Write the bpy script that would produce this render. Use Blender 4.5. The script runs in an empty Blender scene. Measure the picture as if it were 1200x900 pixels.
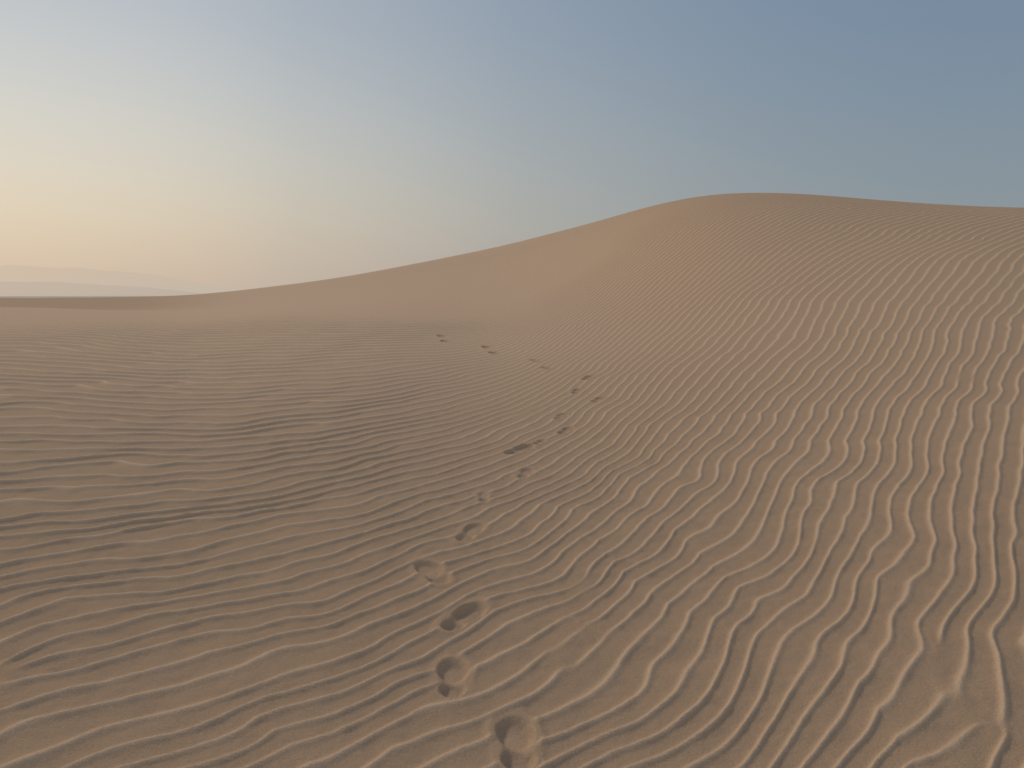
import bpy, math
import numpy as np
from mathutils import Vector

scene = bpy.context.scene
EYE = 1.5
FPX = 930.0
HOR = 345.0

# ------------------------------------------------------------------ helpers
def s2l(c):
    c = np.asarray(c, float) / 255.0
    return tuple(np.where(c <= 0.04045, c / 12.92, ((c + 0.055) / 1.055) ** 2.4)) + (1.0,)

def smooth(a, b, x):
    t = np.clip((x - a) / (b - a), 0, 1)
    return t * t * (3 - 2 * t)

def pchip(xk, yk, x):
    xk = np.asarray(xk, float); yk = np.asarray(yk, float)
    h = np.diff(xk); d = np.diff(yk) / h
    m = np.zeros_like(yk)
    for i in range(1, len(xk) - 1):
        if d[i-1] * d[i] > 0:
            w1 = 2*h[i] + h[i-1]; w2 = h[i] + 2*h[i-1]
            m[i] = (w1 + w2) / (w1 / d[i-1] + w2 / d[i])
    m[0] = d[0]; m[-1] = d[-1]
    x = np.clip(x, xk[0], xk[-1])
    i = np.clip(np.searchsorted(xk, x, side='right') - 1, 0, len(h) - 1)
    t = (x - xk[i]) / h[i]
    t2 = t*t; t3 = t2*t
    return ((2*t3-3*t2+1)*yk[i] + (t3-2*t2+t)*h[i]*m[i] + (-2*t3+3*t2)*yk[i+1] + (t3-t2)*h[i]*m[i+1])

class Tile:
    """periodic smooth noise, unit correlation length, unit variance"""
    def __init__(self, seed, n=768, corr=12.0, comp=False):
        r = np.random.default_rng(seed)
        a = r.standard_normal((n, n))
        if comp:
            a = a + 1j * r.standard_normal((n, n))
        k = np.fft.fftfreq(n)
        K2 = k[:, None]**2 + k[None, :]**2
        G = np.exp(-2 * (math.pi**2) * K2 * (corr*0.5)**2)
        a = np.fft.ifft2(np.fft.fft2(a) * G)
        if not comp: a = a.real
        self.a = a / np.sqrt(np.mean(np.abs(a)**2)); self.n = n; self.c = corr
    def __call__(self, u, v):
        u = (u * self.c) % self.n; v = (v * self.c) % self.n
        i = np.floor(u).astype(np.int64); j = np.floor(v).astype(np.int64)
        fu = u - i; fv = v - j
        i %= self.n; j %= self.n
        i1 = (i + 1) % self.n; j1 = (j + 1) % self.n
        a = self.a
        return (a[i, j]*(1-fu)*(1-fv) + a[i1, j]*fu*(1-fv) + a[i, j1]*(1-fu)*fv + a[i1, j1]*fu*fv)

NC = Tile(41, comp=True)
N1 = Tile(51); N2 = Tile(52); N3 = Tile(53); N4 = Tile(24)

# ------------------------------------------------------------------ large dune form
def az(px): return math.degrees(math.atan((px - 600) / FPX))
sky_px = [0,100,200,250,300,350,400,450,500,550,600,650,700,740,780,820,850,900,950,980,1040,1100,1200]
sky_py = [349,348.5,347,343.5,338,332,325,316,306.5,296.5,285.5,273,260,248.5,238.3,231.2,228.0,227.2,229.0,231.3,236.2,240.5,245]
T_az = [-180, -60] + [az(p) for p in sky_px] + [60, 180]
T_v = [-.03, -.006] + [(HOR - p) / FPX for p in sky_py] + [.10, -.03]
R_az = [-180, -60, az(0), az(300), az(600), az(750), az(870), az(1000), az(1200), 60, 180]
R_v = [60, 68, 70, 60, 50, 45, 42, 37, 30, 28, 60]
cols = [
 (az(0),   70, [(0,0),(3,.03),(6,.2),(10,.52),(15,.92),(18.5,1.12),(22,1.17),(27,1.07),(35,.80),(45,.60),(55,.72),(63,1.0),(70,1.2),(80,.8),(115,-2),(220,-6)]),
 (az(300), 60, [(0,0),(3,.03),(6,.2),(10,.50),(15,.83),(19,1.0),(24,1.06),(31,1.0),(41,1.05),(50,1.38),(60,2.04),(68,1.7),(100,-2),(190,-6)]),
 (az(600), 50, [(0,0),(3,.03),(6,.2),(10,.48),(15,.76),(20,.98),(27,1.4),(35,2.2),(43,3.4),(50,4.7),(56,4.3),(90,-1),(160,-6)]),
 (az(750), 45, [(0,0),(3,.04),(6,.23),(10,.56),(15,1.0),(20,1.6),(26,2.55),(33,3.95),(40,5.45),(45,6.3),(52,6.2),(80,1),(140,-6)]),
 (az(870), 42, [(0,0),(3,.05),(6,.30),(10,.78),(15,1.55),(20,2.5),(28,4.3),(36,5.95),(42,6.8),(50,6.9),(80,2),(130,-6)]),
 (az(1000),37, [(0,0),(3,.08),(6,.40),(10,1.0),(15,1.9),(20,2.9),(28,4.55),(33,5.4),(37,5.95),(46,6.2),(80,2),(120,-6)]),
 (az(1200),30, [(0,0),(3,.12),(6,.55),(10,1.25),(15,2.3),(20,3.2),(25,4.1),(30,4.72),(40,4.9),(70,1),(100,-6)]),
]
QG = np.concatenate([np.linspace(0, 1.3, 261), np.linspace(1.32, 3.2, 60)])
tabs = []
for a_, R_, kn in cols:
    zc = pchip([k[0] for k in kn], [k[1] for k in kn], np.array([float(R_)]))[0]
    tabs.append(pchip([k[0] for k in kn], [k[1] for k in kn], QG * R_) / zc)
allaz = np.array([-180, -60] + [c[0] for c in cols] + [60, 180])
alltab = np.array([tabs[0]*.3, tabs[0]] + tabs + [tabs[-1], tabs[0]*.3])

def depth_az(x, y):
    r = np.hypot(x, y); a = np.arctan2(x, y)
    D = r * np.cos(np.minimum(np.abs(a), math.radians(38)))
    return D, np.degrees(a), r

AG = np.linspace(-180, 180, 2881)
ZT = np.array([pchip(allaz, alltab[:, k], AG) for k in range(len(QG))])
kern = np.exp(-.5*(np.arange(-90, 91)/30.0)**2); kern /= kern.sum()
ZT = np.array([np.convolve(np.pad(row, 90, mode='wrap'), kern, mode='valid') for row in ZT])
kq = np.exp(-.5*(np.arange(-12, 13)/3.0)**2); kq /= kq.sum()
ZT = np.apply_along_axis(lambda c: np.convolve(np.pad(c, 12, mode='edge'), kq, mode='valid'), 0, ZT)
ZT = ZT / np.array([np.interp(1.0, QG, ZT[:, j]) for j in range(ZT.shape[1])])[None, :]
TT = pchip(T_az, T_v, AG); RR = pchip(R_az, R_v, AG)
RR = np.convolve(np.pad(RR, 90, mode='wrap'), kern, mode='valid')
k2 = np.exp(-.5*(np.arange(-30, 31)/10.0)**2); k2 /= k2.sum()
TT = np.convolve(np.pad(TT, 30, mode='wrap'), k2, mode='valid')

def big(x, y):
    D, a, r = depth_az(x, y)
    R = np.interp(a, AG, RR); T = np.interp(a, AG, TT)
    q = np.minimum(D / R, QG[-1])
    qi = np.interp(q, QG, np.arange(len(QG)))
    ai = (a + 180) / 360 * (len(AG) - 1)
    i = np.minimum(qi.astype(int), len(QG)-2); j = np.minimum(ai.astype(int), len(AG)-2)
    fi = qi - i; fj = ai - j
    F = (ZT[i, j]*(1-fi)*(1-fj) + ZT[i+1, j]*fi*(1-fj) + ZT[i, j+1]*(1-fi)*fj + ZT[i+1, j+1]*fi*fj)
    return F * (EYE + T * R), D, a, r, q

# ------------------------------------------------------------------ wind ripples
def sp_(t): return np.logaddexp(0, t)
def phase0(x, y):
    Yp = np.maximum(y, .3)
    c = 4.2 * .6 * sp_((x - .2) / .6)
    c = 14 * (1 - np.exp(-c / 14))
    f = 32.0 * np.log((Yp + .9 + c) / (3.4 + c)) + .012 * Yp**2
    En = np.exp(-(Yp - 2.5) / 1.6)
    xe = .3 - .4 * sp_(-(x - .3) / .4)
    S = 7.4 * 1.6 * sp_((x - .2 - .06*Yp) / 1.6) / (1 + .06*Yp)
    S2 = 4.6 * .5 * sp_((x - .5) / .5) * np.exp(-(Yp - 2.5) / 4.0)
    return f - 3.6*xe*En - S - S2 + .5*x

def ripple(x, y, D, a, r, q):
    Y = np.maximum(y, 0.5); Yp = np.maximum(y, .3)
    phi = phase0(x, y)
    e = .02
    gx = (phase0(x+e, y) - phi)/e; gy = (phase0(x, y+e) - phi)/e
    g_ = np.maximum(np.hypot(gx, gy), .8)
    lam = 1 / g_
    along = np.abs(gy) / g_
    v = 45 * x / (Yp + 4) + 20 * np.log(Yp + 3)
    near = np.exp(-np.maximum(Y-2, 0) / 3.0)
    calm = smooth(.3, 3.0, x) * smooth(2.5, 5, Y)
    rough = near * (smooth(.5, 1.4, x) + .6*smooth(-.5, -1.4, x))
    far_ = smooth(5, 14, Y)
    phi = (phi + (.26 + .30*near) * N1(x*.6, y*.4)
           + (.15 + .20*near - .07*calm + .08*rough) * N2(x*2.1, y*1.7) * (1-.5*far_)
           + (.18 + .24*near - .10*calm) * (np.abs(N3(x*1.9+3, y*1.5)) - .8) * (1-.5*far_)
           + (.05 + .10*near - .02*calm) * N4(x*6.0, y*5.0) * (1-.6*far_))
    m = 1.0 + (.46 + .30*near - .14*calm + .22*rough) * NC(phi / 2.6, v / 2.1)
    th = 2*math.pi*phi + np.angle(m)
    amp = np.minimum(np.abs(m)*2.6, 1.0)
    th = th + .55*np.sin(th)
    kx = 1.6 - .3*near
    prof = np.exp(kx * (np.cos(th) - 1)) - .40
    kc = np.interp(D, [0, 3.5, 6, 9, 13, 18, 40], [.132, .132, .120, .098, .072, .056, .040])
    ks = np.interp(D, [0, 3.5, 6, 12, 20, 40], [.096, .096, .088, .074, .066, .060])
    coef = kc*along**2 + ks*(1-along**2)
    A = coef * lam * amp
    Rm = np.interp(a, [-60, az(0), az(300), az(500), az(620), az(680), az(740), az(800), az(900), az(1200), 60],
                      [16.5, 17, 18.5, 20, 23, 30, 40, 45, 46, 37, 30])
    k = 1 - smooth(.80, 1.10, D / Rm + .05*N3(x*.25, y*.18))
    patch = .92 + .12*np.clip(N3(x*.5+7, y*.4)+.3, -1, 1) + .10*near*N2(x*1.4+9, y*1.4)
    A = A * k * patch
    A = A * smooth(.2, .8, r)
    light_fill = smooth(4, 13, D) * (1 - .6*smooth(az(560), az(820), a))  # albedo raised over the flat to offset its dark shading
    hollow_shade = smooth(34, 50, D) * (1 - smooth(az(120), az(300), a))  # far left strip kept darker, painting its shade into the albedo
    cr = (np.clip((prof + .40), 0, 1) * k * amp * 1.05 + (1-k) * .42 + .66*light_fill*(1-.7*hollow_shade)
          + .22*light_fill*(1-k)*(1-smooth(az(300), az(560), a))*(1-hollow_shade) - .14*(1-smooth(3, 6, D)))  # extra pale tone on the smooth left shelf stands in for light
    return A * prof, cr

# ------------------------------------------------------------------ footprints: x, y, heading deg, size, depth
prints = [
 (.012, 2.61, -8, .95, .027), (-.228, 3.03, -8, .93, .025), (-.215, 3.55, 32, .95, .027), (-.41, 4.05, -30, .95, .024),
 (-.24, 4.62, 16, .88, .021), (-.19, 5.25, -6, .65, .012), (.10, 5.78, 12, .78, .015), (.065, 6.44, 40, 1.05, .023),
 (.235, 6.66, 30, .55, .013), (.48, 7.05, 22, .82, .016), (.47, 7.6, 20, .80, .013), (.90, 8.3, 25, .8, .013),
 (.72, 8.8, 10, .9, .015), (.92, 9.6, 20, .85, .015), (.45, 10.4, -25, .8, .013), (.31, 11.1, -20, .8, .013),
 (-.28, 11.9, -20, 1.0, .020), (-.41, 12.6, -10, 1.1, .023), (-1.14, 13.3, -15, 1.0, .021), (-1.26, 14.1, -10, 1.05, .023)]

def foot_sdf(p, x, y):
    px, py, hd, s, dp = p
    h = math.radians(hd)
    dx = x - px; dy = y - py
    l = (dx*math.sin(h) + dy*math.cos(h)) / s
    w = (dx*math.cos(h) - dy*math.sin(h)) / s
    side = 1 if int(abs(p[0]*1000)) % 2 == 0 else -1
    def ell(cl, cw, rl, rw):
        k = np.sqrt(((l-cl)/rl)**2 + ((w-cw)/rw)**2)
        return (k - 1) * min(rl, rw)
    d1 = ell(.055, .006*side, .108, .066)
    d2 = ell(-.095, -.004*side, .073, .056)
    k = .030
    hh = np.clip(.5 + .5*(d2-d1)/k, 0, 1)
    d = d2*(1-hh) + d1*hh - k*hh*(1-hh)
    d = d + .003*N2(x*10, y*10) + .0008*N1(x*40, y*40)
    return d * s, l, w

def H(x, y, sink=False):
    x = np.asarray(x, float); y = np.asarray(y, float)
    z, D, a, r, q = big(x, y)
    rp, crest_fill = ripple(x, y, D, a, r, q)
    und = .010*N3(x*.35, y*.3)*smooth(.5, 3, r)*(1-.7*smooth(5, 12, r)) + .015*N4(x*.07, y*.06)*smooth(5, 20, r)*(1-smooth(.6, .95, q)*.9)
    micro = (.0020*N4(x*9, y*9) + .0009*N2(x*26, y*26)) * (1 - smooth(4, 11, r))
    fp = np.zeros_like(z); keep = np.ones_like(z); snk = np.zeros_like(z); kc = np.ones_like(z)
    for p in prints:
        idx = np.nonzero((np.abs(x-p[0]) < .45) & (np.abs(y-p[1]) < .45))
        if len(idx[0]) == 0: continue
        xx = x[idx]; yy = y[idx]
        d, l, w = foot_sdf(p, xx, yy)
        inside = smooth(.008, -.026, d)
        base = .60 if p[1] < 2.8 else .84
        dep = p[4] * (base + (1.06-base)*np.exp(-((l-.06)/.07)**2) + (1.14-base)*np.exp(-((l+.10)/.05)**2))
        rim = p[4]*.11*np.exp(-((d-.026)/.015)**2) * (1 + .5*N1(xx*7, yy*7))
        fp[idx] += -dep*inside + rim + inside*.0008*N2(xx*20, yy*20)
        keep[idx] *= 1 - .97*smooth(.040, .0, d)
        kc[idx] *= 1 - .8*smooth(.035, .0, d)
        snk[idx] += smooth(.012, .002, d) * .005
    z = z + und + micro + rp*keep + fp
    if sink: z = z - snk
    return z, crest_fill*kc + .10*(1-kc)

# ------------------------------------------------------------------ materials
def sand_material():
    m = bpy.data.materials.new("rippled_sand"); m.use_nodes = True
    nt = m.node_tree; N = nt.nodes; L = nt.links
    N.remove(N["Principled BSDF"])
    b = N.new("ShaderNodeBsdfDiffuse"); b.inputs["Roughness"].default_value = 0.0
    L.new(b.outputs[0], N["Material Output"].inputs["Surface"])
    geo = N.new("ShaderNodeNewGeometry")
    def noise(scale, det=4, rough=.6):
        n = N.new("ShaderNodeTexNoise"); n.inputs["Scale"].default_value = scale
        n.inputs["Detail"].default_value = det; n.inputs["Roughness"].default_value = rough
        L.new(geo.outputs["Position"], n.inputs["Vector"]); return n
    def mix(fac, A, B, bt='MIX'):
        x = N.new("ShaderNodeMix"); x.data_type = 'RGBA'; x.blend_type = bt
        x.clamp_factor = False
        for val, sock in ((fac, x.inputs[0]), (A, x.inputs[6]), (B, x.inputs[7])):
            if hasattr(val, "links"): L.new(val, sock)
            else: sock.default_value = val
        return x.outputs[2]
    n1 = noise(.35, 4); n2 = noise(5, 5); n3 = noise(260, 3, .8); n4 = noise(45, 4, .7)
    c = mix(n1.outputs["Fac"], (.378, .258, .167, 1), (.413, .286, .188, 1))
    c = mix(n2.outputs["Fac"], c, (.395, .270, .175, 1))
    at = N.new("ShaderNodeAttribute"); at.attribute_name = "crest_fill"  # ripple crest tone plus the painted brightening of the flat
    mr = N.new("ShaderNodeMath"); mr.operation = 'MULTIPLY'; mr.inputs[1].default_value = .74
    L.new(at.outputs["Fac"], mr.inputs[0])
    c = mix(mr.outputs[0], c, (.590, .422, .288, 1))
    g = N.new("ShaderNodeMapRange"); g.inputs["From Min"].default_value = .3; g.inputs["From Max"].default_value = .7
    g.inputs["To Min"].default_value = .72; g.inputs["To Max"].default_value = 1.26
    L.new(n3.outputs["Fac"], g.inputs["Value"])
    cg = N.new("ShaderNodeVectorMath"); cg.operation = 'SCALE'
    L.new(c, cg.inputs[0]); L.new(g.outputs[0], cg.inputs["Scale"])
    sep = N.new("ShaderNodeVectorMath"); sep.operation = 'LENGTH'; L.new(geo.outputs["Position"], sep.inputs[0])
    far = N.new("ShaderNodeMapRange"); far.inputs["From Min"].default_value = 150; far.inputs["From Max"].default_value = 900  # distance haze painted into the sand colour
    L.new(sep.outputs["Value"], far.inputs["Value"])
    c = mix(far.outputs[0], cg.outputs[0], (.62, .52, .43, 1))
    L.new(c, b.inputs["Color"])
    def fade(lo):
        f = N.new("ShaderNodeMapRange"); f.inputs["From Min"].default_value = 2.5; f.inputs["From Max"].default_value = 12
        f.inputs["To Min"].default_value = lo; f.inputs["To Max"].default_value = .0
        L.new(sep.outputs["Value"], f.inputs["Value"]); return f.outputs[0]
    bp = N.new("ShaderNodeBump"); L.new(fade(.55), bp.inputs["Strength"]); bp.inputs["Distance"].default_value = .004
    L.new(n3.outputs["Fac"], bp.inputs["Height"])
    bp2 = N.new("ShaderNodeBump"); L.new(fade(.42), bp2.inputs["Strength"]); bp2.inputs["Distance"].default_value = .012
    L.new(n4.outputs["Fac"], bp2.inputs["Height"]); L.new(bp.outputs[0], bp2.inputs["Normal"])
    L.new(bp2.outputs[0], b.inputs["Normal"])
    return m
SAND = sand_material()

def mesh_grid(name, co, quads, crest_fill=None, tris=None):
    me = bpy.data.meshes.new(name)
    me.vertices.add(len(co)); me.vertices.foreach_set("co", co.astype(np.float32).ravel())
    nt_ = 0 if tris is None else len(tris)
    loops = quads.ravel() if tris is None else np.concatenate([quads.ravel(), tris.ravel()])
    me.loops.add(len(loops)); me.loops.foreach_set("vertex_index", loops.astype(np.int32))
    me.polygons.add(len(quads) + nt_)
    st = np.arange(len(quads)) * 4
    if nt_: st = np.concatenate([st, len(quads)*4 + np.arange(nt_)*3])
    me.polygons.foreach_set("loop_start", st.astype(np.int32))
    me.update(calc_edges=True)
    me.polygons.foreach_set("use_smooth", np.ones(len(me.polygons), bool))
    if crest_fill is not None:
        at = me.attributes.new("crest_fill", 'FLOAT', 'POINT'); at.data.foreach_set("value", crest_fill.astype(np.float32))
    me.validate(); me.update()
    ob = bpy.data.objects.new(name, me); scene.collection.objects.link(ob)
    return ob

# ------------------------------------------------------------------ ground sheet
fine = np.arange(-41, 41.0001, .07)
coarse = np.concatenate([np.arange(41.5, 60, .5), np.arange(60, 300, 3), np.arange(300, 318.8, .5)])
A_ = np.radians(np.concatenate([fine, coarse]))
rows = [.3]
while rows[-1] < 2.0: rows.append(rows[-1] + .05)
while rows[-1] < 5.0: rows.append(rows[-1] + .010)
while rows[-1] < 75: rows.append(rows[-1] * (1 + (.0020 if rows[-1] < 48 else .005)))
while rows[-1] < 6000: rows.append(rows[-1] * 1.05)
Rw = np.array(rows); nr, na = len(Rw), len(A_)
X = Rw[:, None]*np.sin(A_)[None, :]; Y = Rw[:, None]*np.cos(A_)[None, :]
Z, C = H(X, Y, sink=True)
co = np.stack([X.ravel(), Y.ravel(), Z.ravel()], 1)
i = np.arange(nr-1)[:, None]; j = np.arange(na)[None, :]; j1 = (j+1) % na
quads = np.stack([(i*na+j), (i*na+j1), ((i+1)*na+j1), ((i+1)*na+j)], -1).reshape(-1, 4)[:, ::-1]
z0 = H(np.array([0.0]), np.array([0.001]))[0][0]
co = np.vstack([co, [0, 0, z0]])
tris = np.stack([np.full(na, len(co)-1), (np.arange(na)+1) % na, np.arange(na)], -1)
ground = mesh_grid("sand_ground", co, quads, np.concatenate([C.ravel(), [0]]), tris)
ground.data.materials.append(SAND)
ground["kind"] = "structure"; ground["label"] = "rippled tan desert sand rising to a smooth dune"
ground["category"] = "sand dune"

# ------------------------------------------------------------------ footprint objects
for n, p in enumerate(prints):
    s = p[3]; h = math.radians(p[2])
    g = np.linspace(-.24, .24, 120); gw = np.linspace(-.15, .15, 76)
    Lg, Wg = np.meshgrid(g*s, gw*s, indexing='ij')
    xx = p[0] + Lg*math.sin(h) + Wg*math.cos(h); yy = p[1] + Lg*math.cos(h) - Wg*math.sin(h)
    z, cr = H(xx, yy)
    d, _, _ = foot_sdf(p, xx, yy)
    z = z + .0004 - smooth(.016, .024, d)*.003
    zb = float(H(np.array([p[0]]), np.array([p[1]]))[0][0])
    co = np.stack([(xx-p[0]).ravel(), (yy-p[1]).ravel(), (z-zb).ravel()], 1)
    ni, nj = xx.shape
    I = np.arange(ni-1)[:, None]; J = np.arange(nj-1)[None, :]
    q = np.stack([I*nj+J, (I+1)*nj+J, (I+1)*nj+J+1, I*nj+J+1], -1).reshape(-1, 4)
    ok = (d.ravel()[q] < .024).all(1)
    q = q[ok]
    used = np.unique(q); remap = -np.ones(len(co), int); remap[used] = np.arange(len(used))
    v0, v1, v2 = co[q[0, 0]], co[q[0, 1]], co[q[0, 2]]
    if np.cross(v1-v0, v2-v0)[2] < 0: q = q[:, ::-1]
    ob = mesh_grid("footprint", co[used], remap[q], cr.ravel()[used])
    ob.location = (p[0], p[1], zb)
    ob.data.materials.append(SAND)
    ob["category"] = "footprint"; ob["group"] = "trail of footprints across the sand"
    ob["label"] = ("deep shoe footprint pressed into rippled tan sand" if p[4] > .0155
                   else "shallow faint footprint half filled with rippled sand")

# ------------------------------------------------------------------ hazy mountains beyond the dunes
def mountain(name, dist, pts, col, emi_a, emi_b, seed, label):
    r = np.random.default_rng(seed)
    pxs = np.linspace(pts[0][0], pts[-1][0], 160)
    top = np.interp(pxs, [q[0] for q in pts], [q[1] for q in pts])
    n = np.zeros_like(pxs)
    for k in range(1, 5):
        n += np.interp(pxs, np.linspace(pxs[0], pxs[-1], 6*2**k), r.standard_normal(6*2**k)) * 1.0 / 2**k
    t = (HOR - top + n*np.clip((HOR-top)/20, 0, 1)) / FPX
    s = (pxs - 600) / FPX
    co = []
    base = -8
    nrow = 14
    for k in range(nrow):
        f = k / (nrow-1)
        dd = dist + (f-.5)*dist*.3
        prof = (1 - abs(2*f-1))**1.1
        wob = 1 + .05*np.interp(pxs, np.linspace(pxs[0], pxs[-1], 40), r.standard_normal(40))
        hgt = (EYE + t*dist - base)*prof*wob
        co.append(np.stack([s*dd, np.full_like(s, dd), base + np.maximum(hgt, -1)], 1))
    co = np.concatenate(co); m_ = len(pxs)
    I = np.arange(nrow-1)[:, None]; J = np.arange(m_-1)[None, :]
    q = np.stack([I*m_+J, I*m_+J+1, (I+1)*m_+J+1, (I+1)*m_+J], -1).reshape(-1, 4)
    ob = mesh_grid(name, co, q)
    m = bpy.data.materials.new(name + "_haze"); m.use_nodes = True
    NN = m.node_tree.nodes; LL = m.node_tree.links
    b = NN["Principled BSDF"]
    nz = NN.new("ShaderNodeTexNoise"); nz.inputs["Scale"].default_value = .004
    g = NN.new("ShaderNodeNewGeometry")
    LL.new(g.outputs["Position"], nz.inputs["Vector"])
    rp = NN.new("ShaderNodeValToRGB")
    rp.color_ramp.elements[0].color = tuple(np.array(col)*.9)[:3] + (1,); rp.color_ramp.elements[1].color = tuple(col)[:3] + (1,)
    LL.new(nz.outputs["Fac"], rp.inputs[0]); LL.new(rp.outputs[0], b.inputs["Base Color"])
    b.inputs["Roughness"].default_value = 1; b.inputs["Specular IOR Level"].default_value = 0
    # emission stands in for airlight, dimmer along the range away from the sunset
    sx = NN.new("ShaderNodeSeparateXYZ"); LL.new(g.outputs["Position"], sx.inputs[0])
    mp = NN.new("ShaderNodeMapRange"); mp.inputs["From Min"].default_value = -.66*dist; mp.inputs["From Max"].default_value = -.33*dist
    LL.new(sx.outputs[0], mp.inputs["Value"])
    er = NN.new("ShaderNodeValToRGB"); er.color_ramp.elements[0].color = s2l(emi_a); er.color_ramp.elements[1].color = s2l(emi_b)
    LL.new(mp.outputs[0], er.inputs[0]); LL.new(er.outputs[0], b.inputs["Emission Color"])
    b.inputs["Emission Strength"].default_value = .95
    ob.data.materials.append(m)
    ob["kind"] = "structure"; ob["label"] = label; ob["category"] = "mountain"
    return ob
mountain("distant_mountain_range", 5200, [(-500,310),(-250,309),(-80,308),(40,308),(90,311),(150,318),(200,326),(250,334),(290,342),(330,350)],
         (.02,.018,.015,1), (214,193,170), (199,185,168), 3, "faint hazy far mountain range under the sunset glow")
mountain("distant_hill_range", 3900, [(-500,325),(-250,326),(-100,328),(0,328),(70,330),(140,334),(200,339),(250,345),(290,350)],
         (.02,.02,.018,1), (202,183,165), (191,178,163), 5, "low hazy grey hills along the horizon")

# ------------------------------------------------------------------ world
SUN_AZ = math.radians(-46); SUN_EL = math.radians(32)
GLOW_AZ = math.radians(-40)
w = bpy.data.worlds.new("World"); scene.world = w; w.use_nodes = True
nt = w.node_tree; N = nt.nodes; L = nt.links
bg = N["Background"]; bg.inputs["Strength"].default_value = 1.0
sky = N.new("ShaderNodeTexSky"); sky.sky_type = 'NISHITA'; sky.sun_disc = False
sky.sun_elevation = math.radians(12); sky.sun_rotation = math.radians(-62); sky.dust_density = 3
tc = N.new("ShaderNodeTexCoord")
sp = N.new("ShaderNodeSeparateXYZ"); L.new(tc.outputs["Generated"], sp.inputs[0])
def M(op, a, b=None):
    n = N.new("ShaderNodeMath"); n.operation = op
    for k, v in enumerate((a, b)):
        if v is None: continue
        if hasattr(v, "links"): L.new(v, n.inputs[k])
        else: n.inputs[k].default_value = v
    return n.outputs[0]
hl = M('SQRT', M('ADD', M('MULTIPLY', sp.outputs[0], sp.outputs[0]), M('MULTIPLY', sp.outputs[1], sp.outputs[1])))
hl = M('MAXIMUM', hl, .001)
te = M('DIVIDE', sp.outputs[2], hl)
ca = M('DIVIDE', M('ADD', M('MULTIPLY', sp.outputs[0], math.sin(GLOW_AZ)), M('MULTIPLY', sp.outputs[1], math.cos(GLOW_AZ))), hl)
ca = M('ADD', M('MULTIPLY', ca, .5), .5)
def ramp(fac, stops, interp='B_SPLINE'):
    r = N.new("ShaderNodeValToRGB"); r.color_ramp.interpolation = interp
    e = r.color_ramp.elements
    while len(e) < len(stops): e.new(.5)
    for k, (p_, c_) in enumerate(stops):
        e[k].position = p_; e[k].color = c_
    L.new(fac, r.inputs[0]); return r.outputs[0]
sunr = ramp(te, [(0, s2l((215,192,169))), (.04, s2l((223,200,174))), (.09, s2l((231,214,187))), (.15, s2l((227,218,201))),
                 (.23, s2l((214,214,208))), (.33, s2l((195,200,205))), (.5, s2l((180,189,200))), (1, s2l((150,164,186)))])
farr = ramp(te, [(0, s2l((148,153,155))), (.12, s2l((133,148,157))), (.25, s2l((122,141,160))), (.4, s2l((113,136,161))), (1, s2l((122,138,159)))])
g = lambda v: (v, v, v, 1)
cw = ramp(ca, [(0, g(.9)), (.3, g(.5)), (.5, g(.08)), (.64, g(.0)), (.772, g(.09)), (.88, g(.30)), (.955, g(.64)), (1.0, g(1.0))])  # low stops brighten the unseen sky behind the camera as added fill
def mixc(f, a, b):
    x = N.new("ShaderNodeMix"); x.data_type = 'RGBA'
    for val, sock in ((f, x.inputs[0]), (a, x.inputs[6]), (b, x.inputs[7])):
        if hasattr(val, "links"): L.new(val, sock)
        else: sock.default_value = val
    return x.outputs[2]
cust = mixc(cw, farr, sunr)
ns = N.new("ShaderNodeVectorMath"); ns.operation = 'SCALE'; ns.inputs["Scale"].default_value = .06
L.new(sky.outputs[0], ns.inputs[0])
L.new(mixc(.96, ns.outputs[0], cust), bg.inputs["Color"])

sl = bpy.data.lights.new("sun", 'SUN'); sl.energy = 1.85; sl.angle = math.radians(9); sl.color = (1, .83, .63)
so = bpy.data.objects.new("sun", sl); scene.collection.objects.link(so)
S = Vector((math.sin(SUN_AZ)*math.cos(SUN_EL), math.cos(SUN_AZ)*math.cos(SUN_EL), math.sin(SUN_EL)))
so.rotation_euler = S.to_track_quat('Z', 'Y').to_euler()
so.location = (-30, 20, 30)

# ------------------------------------------------------------------ camera
cd = bpy.data.cameras.new("camera"); cam = bpy.data.objects.new("camera", cd); scene.collection.objects.link(cam)
cd.sensor_width = 36; cd.lens = FPX/1200*36; cd.shift_y = -(450-HOR)/1200
cd.clip_start = .05; cd.clip_end = 20000
cam.location = (0, 0, EYE); cam.rotation_euler = (math.radians(90), 0, 0)
scene.camera = cam
scene.view_settings.view_transform = 'Standard'; scene.view_settings.look = 'None'; scene.view_settings.exposure = 0
